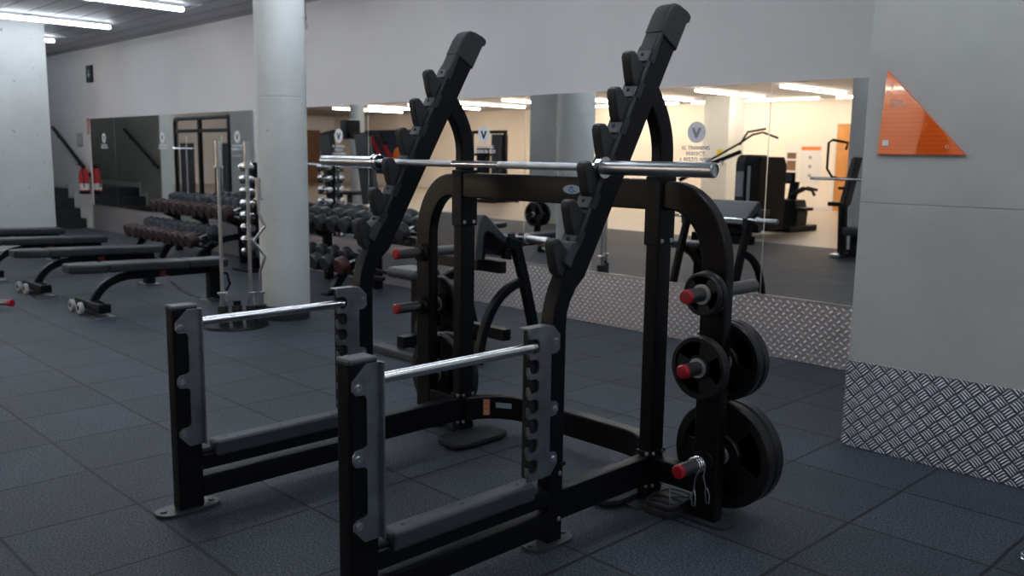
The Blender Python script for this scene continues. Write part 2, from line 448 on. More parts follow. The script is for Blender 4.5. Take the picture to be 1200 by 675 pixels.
for k in range(5): MB().b2((-.11, -.0075, .08 - .035 * k), (.11, -.0062, .09 - .035 * k)).build('text_line', paperw, t)
t = thing('wall_sensor', 'small white sensor high on wall right of round column', 'sensor', (-9.13, W - .001, 2.80))
MB().lathe([(.0, -.05), (.03, -.045), (.045, -.02), (.045, 0)], (0, 0, 0), 'y', 20).build('dome', white, t)
MB().b2((-.03, -.05, .06), (.03, 0, .11), .008).build('box', greyp, t)
MB().b2((-.006, -.008, .11), (.006, 0, .25)).build('cable', greyp, t)
def handrail(y, s, lab):
    t = thing('handrail', lab, 'handrail', (-16.2, y, 1.06))
    MB().tube([(-1.5, 0, .70), (0, 0, 0)], .032, 12).build('rail', black, t)
    for k in (.15, .85): MB().tube([(-1.5 * k, s * .1, .70 * k - .1), (-1.5 * k, 0, .70 * k - .07), (-1.5 * k, 0, .70 * k)], .012, 8).build('bracket', black, t)
handrail(W - .10, 1, 'black sloping handrail on the wall above the stairs')
handrail(4.37, -1, 'black handrail on inner stair wall, seen only in mirror')
t = thing('fire_extinguisher', 'red fire extinguisher hanging by the foot of the stairs', 'fire extinguisher', (-16.2, W - .11, .62))
MB().lathe([(.0, 0), (.078, 0), (.082, .02), (.082, .34), (.06, .40), (.03, .43)], (0, 0, 0), 'z', 24).build('cylinder', extred, t)
MB().lathe([(.083, .06), (.083, .17)], (0, 0, 0), 'z', 24).build('paper_label', paperw, t)
MB().b2((-.03, .07, .28), (.03, .109, .36), .004).build('wall_bracket', black, t)
MB().cyl((0, 0, 0), .084, -.01, .04, 'z', 24).build('base_ring', black, t)
MB().b2((-.02, -.02, .43), (.02, .02, .47)).box((0, -.05, .49), (.025, .13, .015), .004).build('valve', black, t)
MB().tube(arc((.0, -.03, .45), (.14, -.06, .42), (.085, -.03, .1), 8), .01, 8).build('hose', black, t)

# columns
def square_pillar(cx, cy, m, w=.8):
    return MB().b2((cx - w / 2, cy - w / 2, 0), (cx + w / 2, cy + w / 2, H), .012)
struct('wall_column', square_pillar(-13.6, 3.66, conc), conc)
struct('wall_column_far', square_pillar(-13.6, -3.44, conc), conc2)
struct('wall_column_end', square_pillar(-13.6, -10.2, conc), conc)
struct('wall_column_side', square_pillar(-6.2, -3.3, conc), conc2)
t = MB().lathe([(.2, .12), (.2, 1.80), (.197, 1.803), (.197, 1.809), (.2, 1.812), (.2, H)], (-6.56, 3.77, 0), 'z', 64)
struct('wall_round_column', t, conc)
struct('baseboard_column', MB().lathe([(.196, 0), (.196, .12)], (-6.56, 3.77, 0), 'z', 64), rubber)
struct('wall_round_column_far', MB().lathe([(.2, 0), (.2, H)], (-20.6, -3.0, 0), 'z', 48), conc2)
tag(MB().b2((-.08, -.002, -.08), (.08, .002, .08)).build('yellow_sign', tape), 'small yellow sign on far pillar, seen in mirror', 'sign').location = (-13.45, -9.797, 1.55)

# ceiling lights
def strip_light(x, y0, y1, warm, lab):
    t = thing('ceiling_light', lab, 'ceiling light', (x, (y0 + y1) / 2, H - .06), 0, 'long linear lights on the ceiling')
    L = (y1 - y0) / 2
    MB().b2((-.035, -L, .02), (.035, L, .058), .004).build('housing', white, t)
    MB().b2((-.035, -L, -.022), (.035, L, .019), .016, 3).build('diffuser', light_w if warm else light_c, t)
rows = [(1.6, 4.68, False), (-4.3, -1.2, False), (-10.4, -7.25, True)]
for i in range(15):  # row ends beyond the seen lights are added to even out the light
    x = -10.3 - 2.25 * i + 2.25 * 6
    for j, (a, b, wm) in enumerate(rows):
        if j == 1 and i % 2: continue
        if j == 2 and x > -8: continue
        lab = ['cool white linear ceiling light in the row along the mirror wall', 'cool white linear ceiling light over the rubber floor edge, mirror only', 'warm linear ceiling light in far row, seen in mirror'][j]
        if j == 0 and -10.5 < x < -10.1: lab = 'cool white linear ceiling light nearest the round column'
        if j == 0 and -12.8 < x < -12.2: lab = 'cool white linear ceiling light crossing above the square pillar'
        if j == 0 and -15.1 < x < -14.5: lab = 'short glimpse of cool white ceiling light right of square pillar'
        strip_light(x - .0, a, b, wm, lab)
for x in (-9., -11.8, -21., -23.5, -26., -15.):
    t = thing('ceiling_downlight', 'small round downlight in far ceiling, seen in mirror', 'ceiling light', (x, -6.3, H), 0, 'round downlights far behind')
    MB().lathe([(.09, -.02), (.11, -.02), (.11, -.001)], (0, 0, 0), 'z', 24).build('bezel', white, t)
    MB().cyl((0, 0, 0), .088, -.018, -.004, 'z', 24).build('lamp', light_s, t)
# warm strips added to brighten the cream wall, no such lamp known
for k, x in enumerate((-9., -13.5, -18.)):
    t = thing('ceiling_light', 'warm wall washer strip along the cream wall, seen in mirror', 'ceiling light', (x, YB + .9, H - .05), 0, 'warm wall washers')
    MB().b2((-2., -.03, .01), (2., .03, .048), .004).build('housing', white, t)
    MB().b2((-2., -.03, -.02), (2., .03, .009), .01).build('diffuser', light_w, t)

# ------------------------------------------------------------------ the squat rack
xr, xl = -2.055, -3.20
BASE = (-2.63, 2.1, 0)
rack = thing('squat_rack', 'large black steel squat rack with two leaning hooked uprights', 'squat rack', BASE)
def part(name, mb, m, parent=None, label=None):
    o = mb.build(name, m, parent or rack, off=BASE)
    if label: o['label'] = label
    return o
def sub(name, mb, m, parent, label=None):
    o = mb.build(name, m, parent, off=BASE)
    if label: o['label'] = label
    return o
O2 = Vector((2.437, 1.118)); U = Vector((.503, .864)); V = Vector((-.864, .503))
def uv(u, v): p = O2 + U * u + V * v; return (p.x, p.y)
def stadium(cx, cy, w, l, n=10):
    """outline of a slot-shaped plate, long in y"""
    r = w / 2; pts = []
    for k in range(n + 1):
        a = PI * k / n; pts.append((cx + r * math.cos(a), cy + l / 2 - r + r * math.sin(a)))
    for k in range(n + 1):
        a = PI + PI * k / n; pts.append((cx + r * math.cos(a), cy - l / 2 + r + r * math.sin(a)))
    return pts
def bolt(mb, x, y, z, axis='x', r=.009, s=1):
    mb.lathe([(r * 1.5, 0), (r * 1.5, s * .0018), (r, s * .002), (r, s * .006), (r * .45, s * .006), (r * .45, s * .003)], (x, y, z), axis, 16)

def bolts(parent, m, pts):
    for p in pts:
        b = MB(); bolt(b, *p); sub('bolt', b, m, parent)

for side, x0 in (('right', xr), ('left', xl)):
    # front post
    fp = part('front_post', MB().b2((x0 - .035, 1.352, .008), (x0 + .035, 1.45, .797), .012, 3), black)
    sub('end_cap', MB().b2((x0 - .0355, 1.3515, .785), (x0 + .0355, 1.4505, .803), .008, 3), plastic, fp, 'grey plastic top cap')
    sub('foot_plate', MB().prism(stadium(x0, 1.395, .105, .25), 'z', 0.0, .012, .002).cyl((x0, 1.30, 0), .012, .012, .017, 'z', 12).cyl((x0, 1.49, 0), .012, .012, .017, 'z', 12), footpaint, fp)
    # steel keeper bracket on the front post
    bx = x0 + .035
    ear = []
    poly = [(1.460, .787), (1.405, .787), (1.358, .742), (1.356, .715), (1.368, .700), (1.398, .697), (1.405, .685)]
    for zc in (.515,):
        poly += [(1.405, zc + .035), (1.396, zc + .028), (1.366, zc + .024), (1.357, zc + .01), (1.357, zc - .01), (1.366, zc - .024), (1.396, zc - .028), (1.405, zc - .035)]
    poly += [(1.405, .345), (1.396, .337), (1.368, .334), (1.357, .322), (1.357, .305), (1.395, .262), (1.460, .262)]
    bm_ = MB().prism(poly, 'x', bx, bx + .006, .0012)
    bm_.b2((x0 - .035, 1.4505, .262), (bx + .006, 1.4565, .787), .001)
    bm_.b2((bx, 1.4505, .262), (bx + .022, 1.4565, .787), .001)
    br = sub('keeper_bracket', bm_, darksteel, fp, 'polished steel bracket with three bolted ears')
    bolts(fp, satin, [(bx + .006, 1.375, zc) for zc in (.722, .515, .315)])
    # rails front section
    part('lower_rail', MB().b2((x0 - .03, 1.449, .042), (x0 + .03, 2.182, .125), .008), black)
    ur = part('upper_rail', MB().b2((x0 - .03, 1.449, .150), (x0 + .03, 2.182, .212), .008), black)
    pad = MB().b2((x0 - .036, 1.502, .190), (x0 + .036, 2.108, .256), .014, 3)
    sub('rail_pad', pad, plastic, ur, 'grey rubber guard on the upper rail')
    for yy in (1.56, 1.80, 2.05): sub('screw', MB().cyl((x0, yy, 0), .006, .2562, .2568, 'z', 12), black, ur)  # black discs stand in for the shade inside the guard's holes
    sub('pad_stop', MB().cyl((x0, 1.476, .215), .016, -.024, .024, 'y', 16), black, ur)
    # upright
    back = [(2.250, .006), (2.250, .78), (2.253, .83), (2.268, .872), (2.296, .914), uv(-.19, 0)]
    top = [uv(.87, 0), uv(.89, .02), uv(.89, .05), uv(.88, .08), uv(.86, .095), uv(.83, .10)]
    front = [uv(-.19, .10), (2.208, .915), (2.192, .87), (2.182, .82), (2.178, .78), (2.178, .006)]
    up = part('upright', MB().prism(back + top + front, 'x', x0 - .030, x0 + .030, .006), black, label='leaning black steel upright')
    sub('foot_plate', MB().prism(stadium(x0, 2.205, .115, .22), 'z', 0.0, .012, .002).cyl((x0, 2.12, 0), .011, .012, .017, 'z', 12).cyl((x0, 2.29, 0), .011, .012, .017, 'z', 12), footpaint, up)
    bolts(up, satin, [(x0 + .03, 2.232, zz, 'x', .006) for zz in (.26, .09)])
    part('clamp_collar', MB().b2((x0 - .036, 2.172, .285), (x0 + .036, 2.256, .30), .003), blackgloss)
    # rubber cover along the front of the upright and over its tip
    cov = [uv(-.175, .094), uv(-.175, .118), uv(-.165, .124), uv(-.12, .124), uv(-.10, .114), uv(.76, .114), uv(.80, .112), uv(.80, .09), uv(.72, .085), uv(.68, .094)]
    cv = part('hook_cover', MB().prism(cov, 'x', x0 - .036, x0 + .036, .009, 3), rubber, label='black rubber cover along the leaning upright')
    part('tip_cap', MB().prism([uv(.755, -.004), uv(.755, .1165), uv(.835, .1165), uv(.872, .110), uv(.895, .094), uv(.906, .070), uv(.917, .020), uv(.917, -.002), uv(.910, -.014), uv(.888, -.015), uv(.880, -.004)], 'x', x0 - .038, x0 + .038, .008, 3), rubber)
    for k in range(6):
        d = .049 + .1516 * (k - 1) - .049
        arm = [(.026, .09), (.014, .103), (.005, .116), (.006, .142), (.015, .163), (.018, .180), (.011, .194), (-.003, .202), (-.018, .199), (-.032, .186), (-.056, .163), (-.078, .141), (-.089, .125), (-.091, .09)]
        hk = part('bar_hook', MB().prism([uv(u + d, v) for u, v in arm], 'x', x0 - .022, x0 + .022, .009, 3), rubber)
        ins = MB().prism([uv(.018 + d, .108), uv(.064 + d, .108), uv(.062 + d, .1215), uv(.020 + d, .1205)], 'x', x0 - .030, x0 + .030, .002)
        sub('hook_insert', ins, insertm, hk, 'grey plastic wear insert')
        c = O2 + U * (.046 + d) + V * .1205
        bb = MB(); bb.tube([(x0, c.x, c.y), (x0, c.x + V.x * .0035, c.y + V.y * .0035)], .0065, 12)
        sub('bolt_hole', bb, dark, hk)
        sub('side_seam', MB().prism([uv(.026 + d, .086), uv(.090 + d, .086), uv(.090 + d, .113), uv(.026 + d, .113)], 'x', x0 - .0375, x0 + .0375, .002), rubber, hk)
    lowblk = MB().prism([uv(-.20, .092), uv(-.20, .124), uv(-.185, .130), uv(-.125, .130), uv(-.11, .118), uv(-.11, .092)], 'x', x0 - .038, x0 + .038, .006)
    sub('cover_end', lowblk, plastic, cv)
    # safety ladder
    lz = [.735, .665, .597, .527, .459, .389, .315]
    comb = [(2.150, .80), (2.062, .80), (2.060, .785)]
    for z in lz:
        comb += [(2.066, z + .030), (2.096, z + .029), (2.109, z + .018), (2.111, z - .006), (2.104, z - .019), (2.090, z - .023), (2.075, z - .019), (2.067, z - .008), (2.064, z + .004), (2.058, z + .003), (2.058, z - .018), (2.062, z - .032)]
    comb += [(2.064, .268), (2.150, .268)]
    comb = comb[:1] + comb[1:]
    ears = [(2.145, .80), (2.178, .80), (2.212, .765), (2.212, .715), (2.198, .703), (2.165, .700), (2.158, .69), (2.158, .545), (2.166, .535), (2.200, .53), (2.209, .518), (2.209, .495), (2.200, .483), (2.166, .478), (2.158, .468),
            (2.158, .36), (2.166, .352), (2.200, .348), (2.209, .335), (2.209, .305), (2.175, .268), (2.145, .268)]
    lm = MB().prism(comb, 'x', x0 + .026, x0 + .038, .0012).prism(ears, 'x', x0 + .0303, x0 + .0365, .001)
    lm.b2((x0 - .012, 2.150, .268), (x0 + .030, 2.178, .80), .002)
    lm.b2((x0 - .005, 2.055, .797), (x0 + .038, 2.15, .803), .001)
    ld = part('safety_ladder', lm, darksteel, label='polished steel ladder bracket with seven notches')
    sub('backing', MB().b2((x0 - .004, 2.072, .275), (x0 + .022, 2.176, .79), .002), dark, ld)
    bolts(ld, satin, [(x0 + .0362, 2.192, zc, 'x', .008) for zc in (.745, .506, .325)])
    # brace from the rear post to the leaning upright
    br = [(x0, 2.805, 1.20), (x0, 2.807, 1.34)] + arc((x0, 2.807, 1.36), (x0, 2.815, 1.52), (x0, 2.655, 1.655), 12)
    part('arched_brace', MB().sweep(br, (1, 0, 0), .052, .082, .01), black)
    # rear post
    rp = part('rear_post', MB().b2((x0 - .030, 2.762, .008), (x0 + .030, 2.850, 1.27), .008), black)
    sub('joint_sleeve', MB().b2((x0 - .036, 2.754, 1.035), (x0 + .036, 2.858, 1.30), .006), black, rp)
    for zc in (.200, .068): sub('joint_band', MB().b2((x0 - .036, 2.754, zc), (x0 + .036, 2.858, zc + .014), .004), blackgloss, rp)
    bl = [(x0 + .036, 2.775, 1.055, 'x', .006), (x0 + .036, 2.835, 1.055, 'x', .006)]
    for zc in (.207, .075): bl += [(x0 + .036, 2.775, zc, 'x', .006), (x0 + .036, 2.835, zc, 'x', .006), (x0 + .02, 2.754, zc, 'y', .006, -1)]
    bolts(rp, satin, bl)
    sub('foot_plate', MB().prism(stadium(x0, 2.79, .13, .23), 'z', 0., .012, .002), footpaint, rp)
    part('rear_rail', MB().b2((x0 - .03, 2.248, .082), (x0 + .03, 2.764, .195), .008), black)
    sgn = 1 if side == 'right' else -1
    hx = (x0 + .275 * sgn)
    # curved arm and plate storage post
    path = [(x0 + sgn * .03, 2.80, 1.230), (x0 + sgn * .07, 2.80, 1.228)] + \
           [(x0 + sgn * (.07 + .205 * math.sin(a)), 2.80, .963 + .265 * math.cos(a)) for a in [R(8 * k) for k in range(1, 12)]] + [(hx, 2.80, .94), (hx, 2.80, .01)]
    hp = part('storage_post', MB().sweep(path, (0, 1, 0), .058, .108, .01), blackgloss)
    sub('foot_plate', MB().prism([(p[1] - 2.80 + hx, p[0] - hx + 2.80) for p in stadium(hx, 2.80, .115, .235)], 'z', 0., .012, .002), footpaint, hp)
    part('lower_stay', MB().b2((min(x0, hx) + .02, 2.775, .10), (max(x0, hx) - .02, 2.835, .19), .008), black)
    for z in (.885, .613, .24):
        back_only = side == 'left' and z < .3
        hm_ = MB()
        if not back_only: hm_.lathe([(.024, 2.612), (.0255, 2.615), (.0255, 2.755), (.04, 2.757), (.04, 2.771)], (hx, 0, z), 'y', 28)
        hm_.lathe([(.04, 2.829), (.04, 2.845), (.0255, 2.847), (.0255, 3.055), (.02, 3.058)], (hx, 0, z), 'y', 28)
        hn = part('weight_horn', hm_, horn_m)
        if back_only: continue
        sub('end_cap', MB().lathe([(.012, 2.594), (.022, 2.596), (.026, 2.601), (.026, 2.613), (.0, 2.613)], (hx, 0, z), 'y', 28), red, hn, 'red plastic end cap')
        sub('horn_ring', MB().lathe([(.028, 2.742), (.045, 2.745), (.045, 2.757), (.028, 2.758)], (hx, 0, z), 'y', 28), black if (z != .613 or side == 'left') else satin, hn)
    # rubber standing pad
    px0 = (-2.17 if side == 'right' else -3.085)
    part('floor_pad', MB().prism([(px0 - .095, 2.66), (px0 - .06, 2.60), (px0 + .06, 2.585), (px0 + .095, 2.64), (px0 + .095, 2.90), (px0 + .06, 2.94), (px0 - .06, 2.94), (px0 - .095, 2.90)], 'z', .0125, .034, .006), rubber)

cb = part('crossbeam', MB().b2((xl + .03, 2.762, 1.172), (xr - .03, 2.838, 1.288), .008), blackgloss)
sub('badge', MB().prism([(-2.475 + .042 * math.cos(a) * (1 if abs(math.cos(a)) < .5 else 1.15), 1.235 + .019 * math.sin(a)) for a in [k * PI / 12 for k in range(24)]], 'y', 2.7605, 2.7625), skyb, cb, 'pale blue oval badge')
sub('badge_mark', MB().tube([(-2.475 + .012 * math.cos(a), 2.760, 1.235 + .012 * math.sin(a)) for a in [R(40 + 28 * k) for k in range(11)]], .0028, 6)
    .tube([(-2.475, 2.760, 1.243), (-2.462, 2.760, 1.228), (-2.448, 2.760, 1.226)], .0025, 6), logob, cb)
bow = [(xl + .02, 2.80, .14)] + arc((xl + .03, 2.805, .14), (-3.10, 3.0, .14), (-2.90, 3.0, .14), 10) + arc((-2.355, 3.0, .14), (-2.155, 3.0, .14), (xr - .03, 2.805, .14), 10) + [(xr - .02, 2.80, .14)]
bb_ = part('base_crossbar', MB().sweep(bow, (0, 0, 1), .115, .062, .008), blackgloss)
def on_bow(t0, t1, z0, z1, m, name, lab):
    pts = arc((xl + .03, 2.805, .14), (-3.10, 3.0, .14), (-2.90, 3.0, .14), 40)
    def q(t):
        i = int(t * 40); p = Vector(pts[i]); tt = (Vector(pts[i + 1]) - p).normalized(); n = Vector((tt.y, -tt.x, 0)); return p + n * .0318
    A, B = q(t0), q(t1)
    d = (B - A); n = Vector((d.y, -d.x, 0)).normalized() * .0012
    mb = MB(); vs = []
    for k in (0, 1):
        for P_, z in ((A, z0), (B, z0), (B, z1), (A, z1)):
            vs.append((P_.x + n.x * k, P_.y + n.y * k, z))
    mb.v = vs; mb.f = [[0, 1, 2, 3], [7, 6, 5, 4], [0, 4, 5, 1], [1, 5, 6, 2], [2, 6, 7, 3], [3, 7, 4, 0]]
    sub(name, mb, m, bb_, lab)
on_bow(.22, .32, .105, .135, labelo, 'warning_label', 'orange warning label')
on_bow(.22, .32, .137, .160, labelo, 'warning_label', 'orange warning label')
on_bow(.22, .32, .162, .185, labelo, 'warning_label', 'orange warning label')
on_bow(.40, .68, .142, .168, labelb, 'serial_label', 'pale blue label')

# stirrup shaped pedal between right rear post and storage post
pd = thing('foot_pedal', 'black foot pedal with ribbed X top by right rear post', 'pedal', (-1.938, 2.785, 0))
out = [(.078 * (abs(math.cos(a)) ** .55) * (1 if math.cos(a) > 0 else -1), .105 * (abs(math.sin(a)) ** .6) * (1 if math.sin(a) > 0 else -1)) for a in [(k + .5) * PI / 16 for k in range(32)]]
MB().prism(out, 'z', 0, .028, .004).build('base', rubber, pd)
MB().prism([(x * .92, y * .92) for x, y in out], 'z', .0282, .046, .004).build('tread', rubber, pd)
rm = MB().tube([(x * .86, y * .86, .047) for x, y in out], .0035, 8, True)
for a, b in (((-.05, -.07), (.05, .07)), ((.05, -.07), (-.05, .07)), ((-.08, 0), (.08, 0)), ((-.06, .05), (.06, .05)), ((-.06, -.05), (.06, -.05))):
    rm.tube([(a[0], a[1], .047), (b[0], b[1], .047)], .003, 8)
rm.build('ribs', footpaint, pd)

# chrome safety bars
for x0, lab in ((xr, 'polished steel safety bar nearest the camera, front right'), (xl, 'polished steel safety bar on the left side of rack')):
    t = thing('safety_bar', lab, 'safety bar', (x0 + .028, 1.77, .7345))
    MB().lathe([(.016, -.313), (.017, -.311), (.017, .31), (.012, .314)], (0, 0, 0), 'y', 28).build('bar', chrome, t)
    MB().cyl((0, 0, 0), .0125, .314, .33, 'y', 20).build('end_pin', satin, t)

# barbell on the third hooks
BY, BZ = 2.4255, 1.3335
bar = thing('barbell', 'chrome olympic barbell resting across the rack hooks', 'barbell', (-2.70, BY, BZ))
MB().lathe([(.014, -.66), (.014, .66)], (0, 0, 0), 'x', 24).build('shaft', chrome, bar)
kn = mat('knurled_steel', (.6, .62, .66), .38, 1., bump=(1200, .6))
for q in (-1, 1): MB().lathe([(.0144, q * .60), (.0144, q * .14)], (0, 0, 0), 'x', 24).build('knurling', kn, bar)
for s in (-1, 1):
    MB().lathe([(.0225, s * .675), (.025, s * .678), (.025, s * 1.127), (.0215, s * 1.13), (.0215, s * 1.126), (.008, s * 1.126)], (0, 0, 0), 'x', 32).build('sleeve', satin, bar)
    cl = MB().lathe([(.014, s * .652), (.031, s * .653), (.0335, s * .656), (.0335, s * .672), (.031, s * .675), (.038, s * .6755), (.038, s * .682), (.025, s * .683)], (0, 0, 0), 'x', 32)
    cl.build('collar', chrome, bar)

# plates
def weight_plate(r, th, name='weight_plate'):
    """local: axis along y, centred"""
    t = bpy.data.objects.new(name, None); COL.objects.link(t); t.empty_display_size = .1
    h = th / 2; ri = r * .80
    body = MB().lathe([(ri, -h * .35), (ri + .004, -h), (r - .006, -h), (r, -h + .006), (r, h - .006), (r - .006, h), (ri + .004, h), (ri, h * .35), (ri, -h * .35)], (0, 0, 0), 'y', 56)
    body.lathe([(.027, -h), (r * .36, -h), (r * .40, -h * .5), (r * .40, h * .5), (r * .36, h), (.027, h), (.027, -h)], (0, 0, 0), 'y', 40)
    for k in range(3):
        a0 = R(90 + 120 * k); w = R(27)
        pts = [((r * .36) * math.cos(a0 + q * w * 1.15), (r * .36) * math.sin(a0 + q * w * 1.15)) for q in (-1, -.5, 0, .5, 1)]
        pts += [((ri + .004) * math.cos(a0 + q * w), (ri + .004) * math.sin(a0 + q * w)) for q in (1, .5, 0, -.5, -1)]
        body.prism(pts, 'y', -h * .55, h * .55, .003)
        # thin web behind the grip opening
    body.build('disc', platem, t)
    MB().lathe([(.0262, -h - .003), (.036, -h - .003), (.037, -h), (.037, h), (.036, h + .003), (.0262, h + .003), (.0262, -h - .003)], (0, 0, 0), 'y', 32).build('hub_ring', ringm, t)
    return t
def put_plate(src, loc, rot, lab, grp=None):
    src.location = loc; src.rotation_euler = (0, rot, 0); tag(src, lab, 'weight plate', grp)
hxR, hxL = xr + .275, xl - .275
for r, th, hx, y, z, rot, lab in (
    (.083, .022, hxR, 2.735, .885, .2, 'smallest black weight plate against top of right storage post'),
    (.080, .022, hxR, 2.708, .885, .9, 'smallest black weight plate, front of the top pair'),
    (.118, .036, hxR, 2.712, .613, .5, 'medium black grip plate on front of the middle right horn'),
    (.152, .036, hxR, 2.885, .613, .1, 'black plate behind middle right horn, nearer the post'),
    (.152, .036, hxR, 2.928, .613, .8, 'black plate behind middle right horn, outermost of the pair'),
    (.210, .05, hxR, 2.905, .24, .3, 'largest black plate low behind right post, nearer the post'),
    (.210, .05, hxR, 2.962, .24, 1.1, 'largest black plate low behind right post, outermost of the pair'),
    (.145, .036, hxL, 2.885, .613, .4, 'medium black plate behind the left storage post'),
    (.215, .045, hxL, 2.885, .24, .6, 'large black plate low behind left storage post, nearer the post'),
    (.215, .045, hxL, 2.945, .24, 1.3, 'large black plate low behind left storage post, outermost of the pair')):
    put_plate(weight_plate(r, th), (hx, y, z), rot, lab)
# spring collars on the low right horn
def spring(loc, lab, k=1):
    t = thing('spring_collar', lab, 'spring collar', loc)
    pts = [(.0285 * math.cos(a), -.026 + .024 * a / (6 * PI) * 1.6, .0285 * math.sin(a)) for a in [R(15 * i) for i in range(73)]]
    MB().tube(pts, .0032, 8).build('coil', chrome, t)
    for i, (dx, dy) in enumerate(((-.004, -.012), (.016, .012))):
        p0 = pts[0 if i == 0 else -1]
        pp = [p0, (dx * .5 + .012, p0[1], -.045), (dx + .014, p0[1] + dy * .4, -.085), (dx + .008, p0[1] + dy, -.115), (dx + .016, p0[1] + dy, -.150), (dx + .026, p0[1] + dy, -.148), (dx + .027, p0[1] + dy, -.115), (dx + .018, p0[1] + dy * .6, -.088)]
        MB().tube(pp, .003, 8).build('handle', chrome, t)
spring((hxR, 2.725, .24), 'chrome spring collar hanging on the low right horn')

# ------------------------------------------------------------------ preacher curl bench behind the rack
pb = thing('preacher_bench', 'black preacher curl bench between squat rack and mirror', 'exercise bench', (-4.55, 4.0, 0))
def pp(name, mb, m, parent=pb): return mb.build(name, m, parent, off=(-4.55, 4.0, 0))
pad = [(3.80, .70), (3.835, .95), (3.855, .985), (3.89, .99), (3.915, .975), (4.10, .815), (4.115, .79), (4.09, .765), (3.95, .86), (3.90, .88), (3.88, .86), (3.86, .70)]
pp('arm_pad', MB().prism(pad, 'x', -4.79, -4.22, .015, 3), vinylgrey)
pp('pad_backing', MB().prism([(3.865, .62), (3.885, .855), (3.95, .845), (4.10, .745), (4.10, .70), (3.95, .76), (3.92, .62)], 'x', -4.74, -4.28, .005), black)
for x in (-4.83, -4.18):
    fr = pp('side_frame', MB().sweep([(x, 4.05, .80), (x, 4.12, .78), (x, 4.20, .55), (x, 4.36, .012)], (1, 0, 0), .05, .075, .01), black)
    pp('front_leg', MB().sweep([(x, 4.19, .54)] + arc((x, 4.12, .52), (x, 3.84, .44), (x, 3.79, .02), 8), (1, 0, 0), .05, .06, .01), black)
    pp('bar_cradle', MB().prism([(4.06, .78), (4.06, .86), (4.09, .87), (4.105, .82), (4.15, .81), (4.165, .86), (4.185, .85), (4.18, .77)], 'x', x - .022, x + .022, .005), rubber)
pp('cross_rail', MB().b2((-4.83, 3.98, .60), (-4.18, 4.04, .68), .008), black)
pp('base_rail', MB().b2((-4.83, 4.02, .14), (-4.18, 4.09, .22), .008), black)
pp('seat', MB().b2((-5.12, 3.74, .50), (-4.78, 3.98, .575), .03, 3), vinylgrey)
pp('seat_post', MB().b2((-4.90, 3.80, .012), (-4.82, 3.88, .50), .006), black)
pp('spine_rail', MB().b2((-4.80, 3.6, .06), (-4.72, 4.30, .14), .006), black)
pp('foot_block', MB().b2((-5.02, 3.54, 0), (-4.5, 3.64, .055), .012), plastic)
t = thing('curl_barbell', 'chrome barbell resting on the preacher bench cradles', 'barbell', (-4.55, 4.128, .832))
MB().tube([(-.46, 0, 0), (.46, 0, 0)], .013, 16).build('shaft', chrome, t)
for s in (-1, 1):
    MB().lathe([(.012, s * .46), (.034, s * .462), (.034, s * .475), (.025, s * .478), (.025, s * .66), (.018, s * .664)], (0, 0, 0), 'x', 24).build('sleeve', satin, t)

# ------------------------------------------------------------------ flat benches
def make_bench(lab, loc):
    t = thing('flat_bench', lab, 'exercise bench', loc)   # origin at floor, y 0 = front
    def sl(y): return .435 - .035 * y / 1.37
    for a, b, tp in ((0.0, .30, .05), (.31, 1.0, 0), (1.01, 1.36, 0)):
        w = .13
        poly = [(-w + tp, a), (w - tp, a), (w, a + (.12 if tp else 0.001)), (w, b), (-w, b), (-w, a + (.12 if tp else .001))]
        mb = MB().prism(poly, 'z', -.075, 0, .018, 3)
        mb.v = [(x, y, z + sl(y)) for x, y, z in mb.v]
        mb.build('pad', vinyl, t)
    fr = MB().sweep([(0, 1.27, .30), (0, .62, .30)] + arc((0, .55, .30), (0, .28, .30), (0, .20, .09), 8), (1, 0, 0), .06, .065, .01).build('frame', black, t)
    MB().b2((-.05, .50, .30), (.05, .60, .36), .004).build('pad_bracket', black, t)
    MB().b2((-.05, 1.05, .30), (.05, 1.12, .33), .004).build('pad_bracket', black, t)
    MB().b2((-.045, 1.22, .01), (.045, 1.32, .335), .008).build('rear_post', black, t)
    MB().b2((-.13, 1.19, 0), (.13, 1.35, .012), .003).build('foot_plate', darksteel, t)
    MB().b2((-.28, .15, .04), (.28, .25, .115), .01).build('front_foot', black, t)
    MB().b2((.16, .12, 0), (.30, .28, .012), .003).build('foot_plate', darksteel, t)
    for x in (-.26, -.06):
        wl = MB().lathe([(.02, -.016), (.042, -.018), (.05, -.012), (.05, .012), (.042, .018), (.02, .016), (.02, -.016)], (x, .118, .05), 'y', 20).build('wheel', wheelw, t)
        MB().cyl((x, .118, .05), .0195, -.02, .02, 'y', 12).build('wheel_hub', black, wl)
    MB().b2((-.045, .76, .27), (.045, .82, .325), .01).build('adjuster', adjred, t)
    MB().tube([(0, 1.27, .28), (.10, 1.36, .26), (.11, 1.38, .16), (.08, 1.36, .1)], .012, 8).build('hose_handle', black, t)
    return t
b0 = make_bench('nearest flat black bench, its chain hanging beneath', (-7.72, 2.42, 0))
for x, y, lab in ((-9.13, 2.40, 'second flat black bench from the camera, wheels in view'), (-10.5, 2.36, 'third flat black bench, cut by the left photo edge'), (-11.85, 2.34, 'farthest flat black bench, just before the square pillar')):
    c = copy_tree(b0); c.location = (x, y, 0); c['label'] = lab
ch = MB()
for i, p in enumerate(arc((0, 0, .26), (.02, .14, .04), (.05, .42, .02), 16)):
    q = Matrix.Rotation(R(90 * (i % 2)), 3, 'Y')
    ring = [Vector(p) + q @ Vector((.009 * math.cos(a), .018 * math.sin(a), 0)) for a in [k * PI / 5 for k in range(10)]]
    ch.tube([tuple(v) for v in ring], .0035, 6, True)
o = ch.build('chain', darksteel); tag(o, 'steel chain hanging below the nearest flat bench', 'chain'); o.location = (-7.62, 3.22, .02)

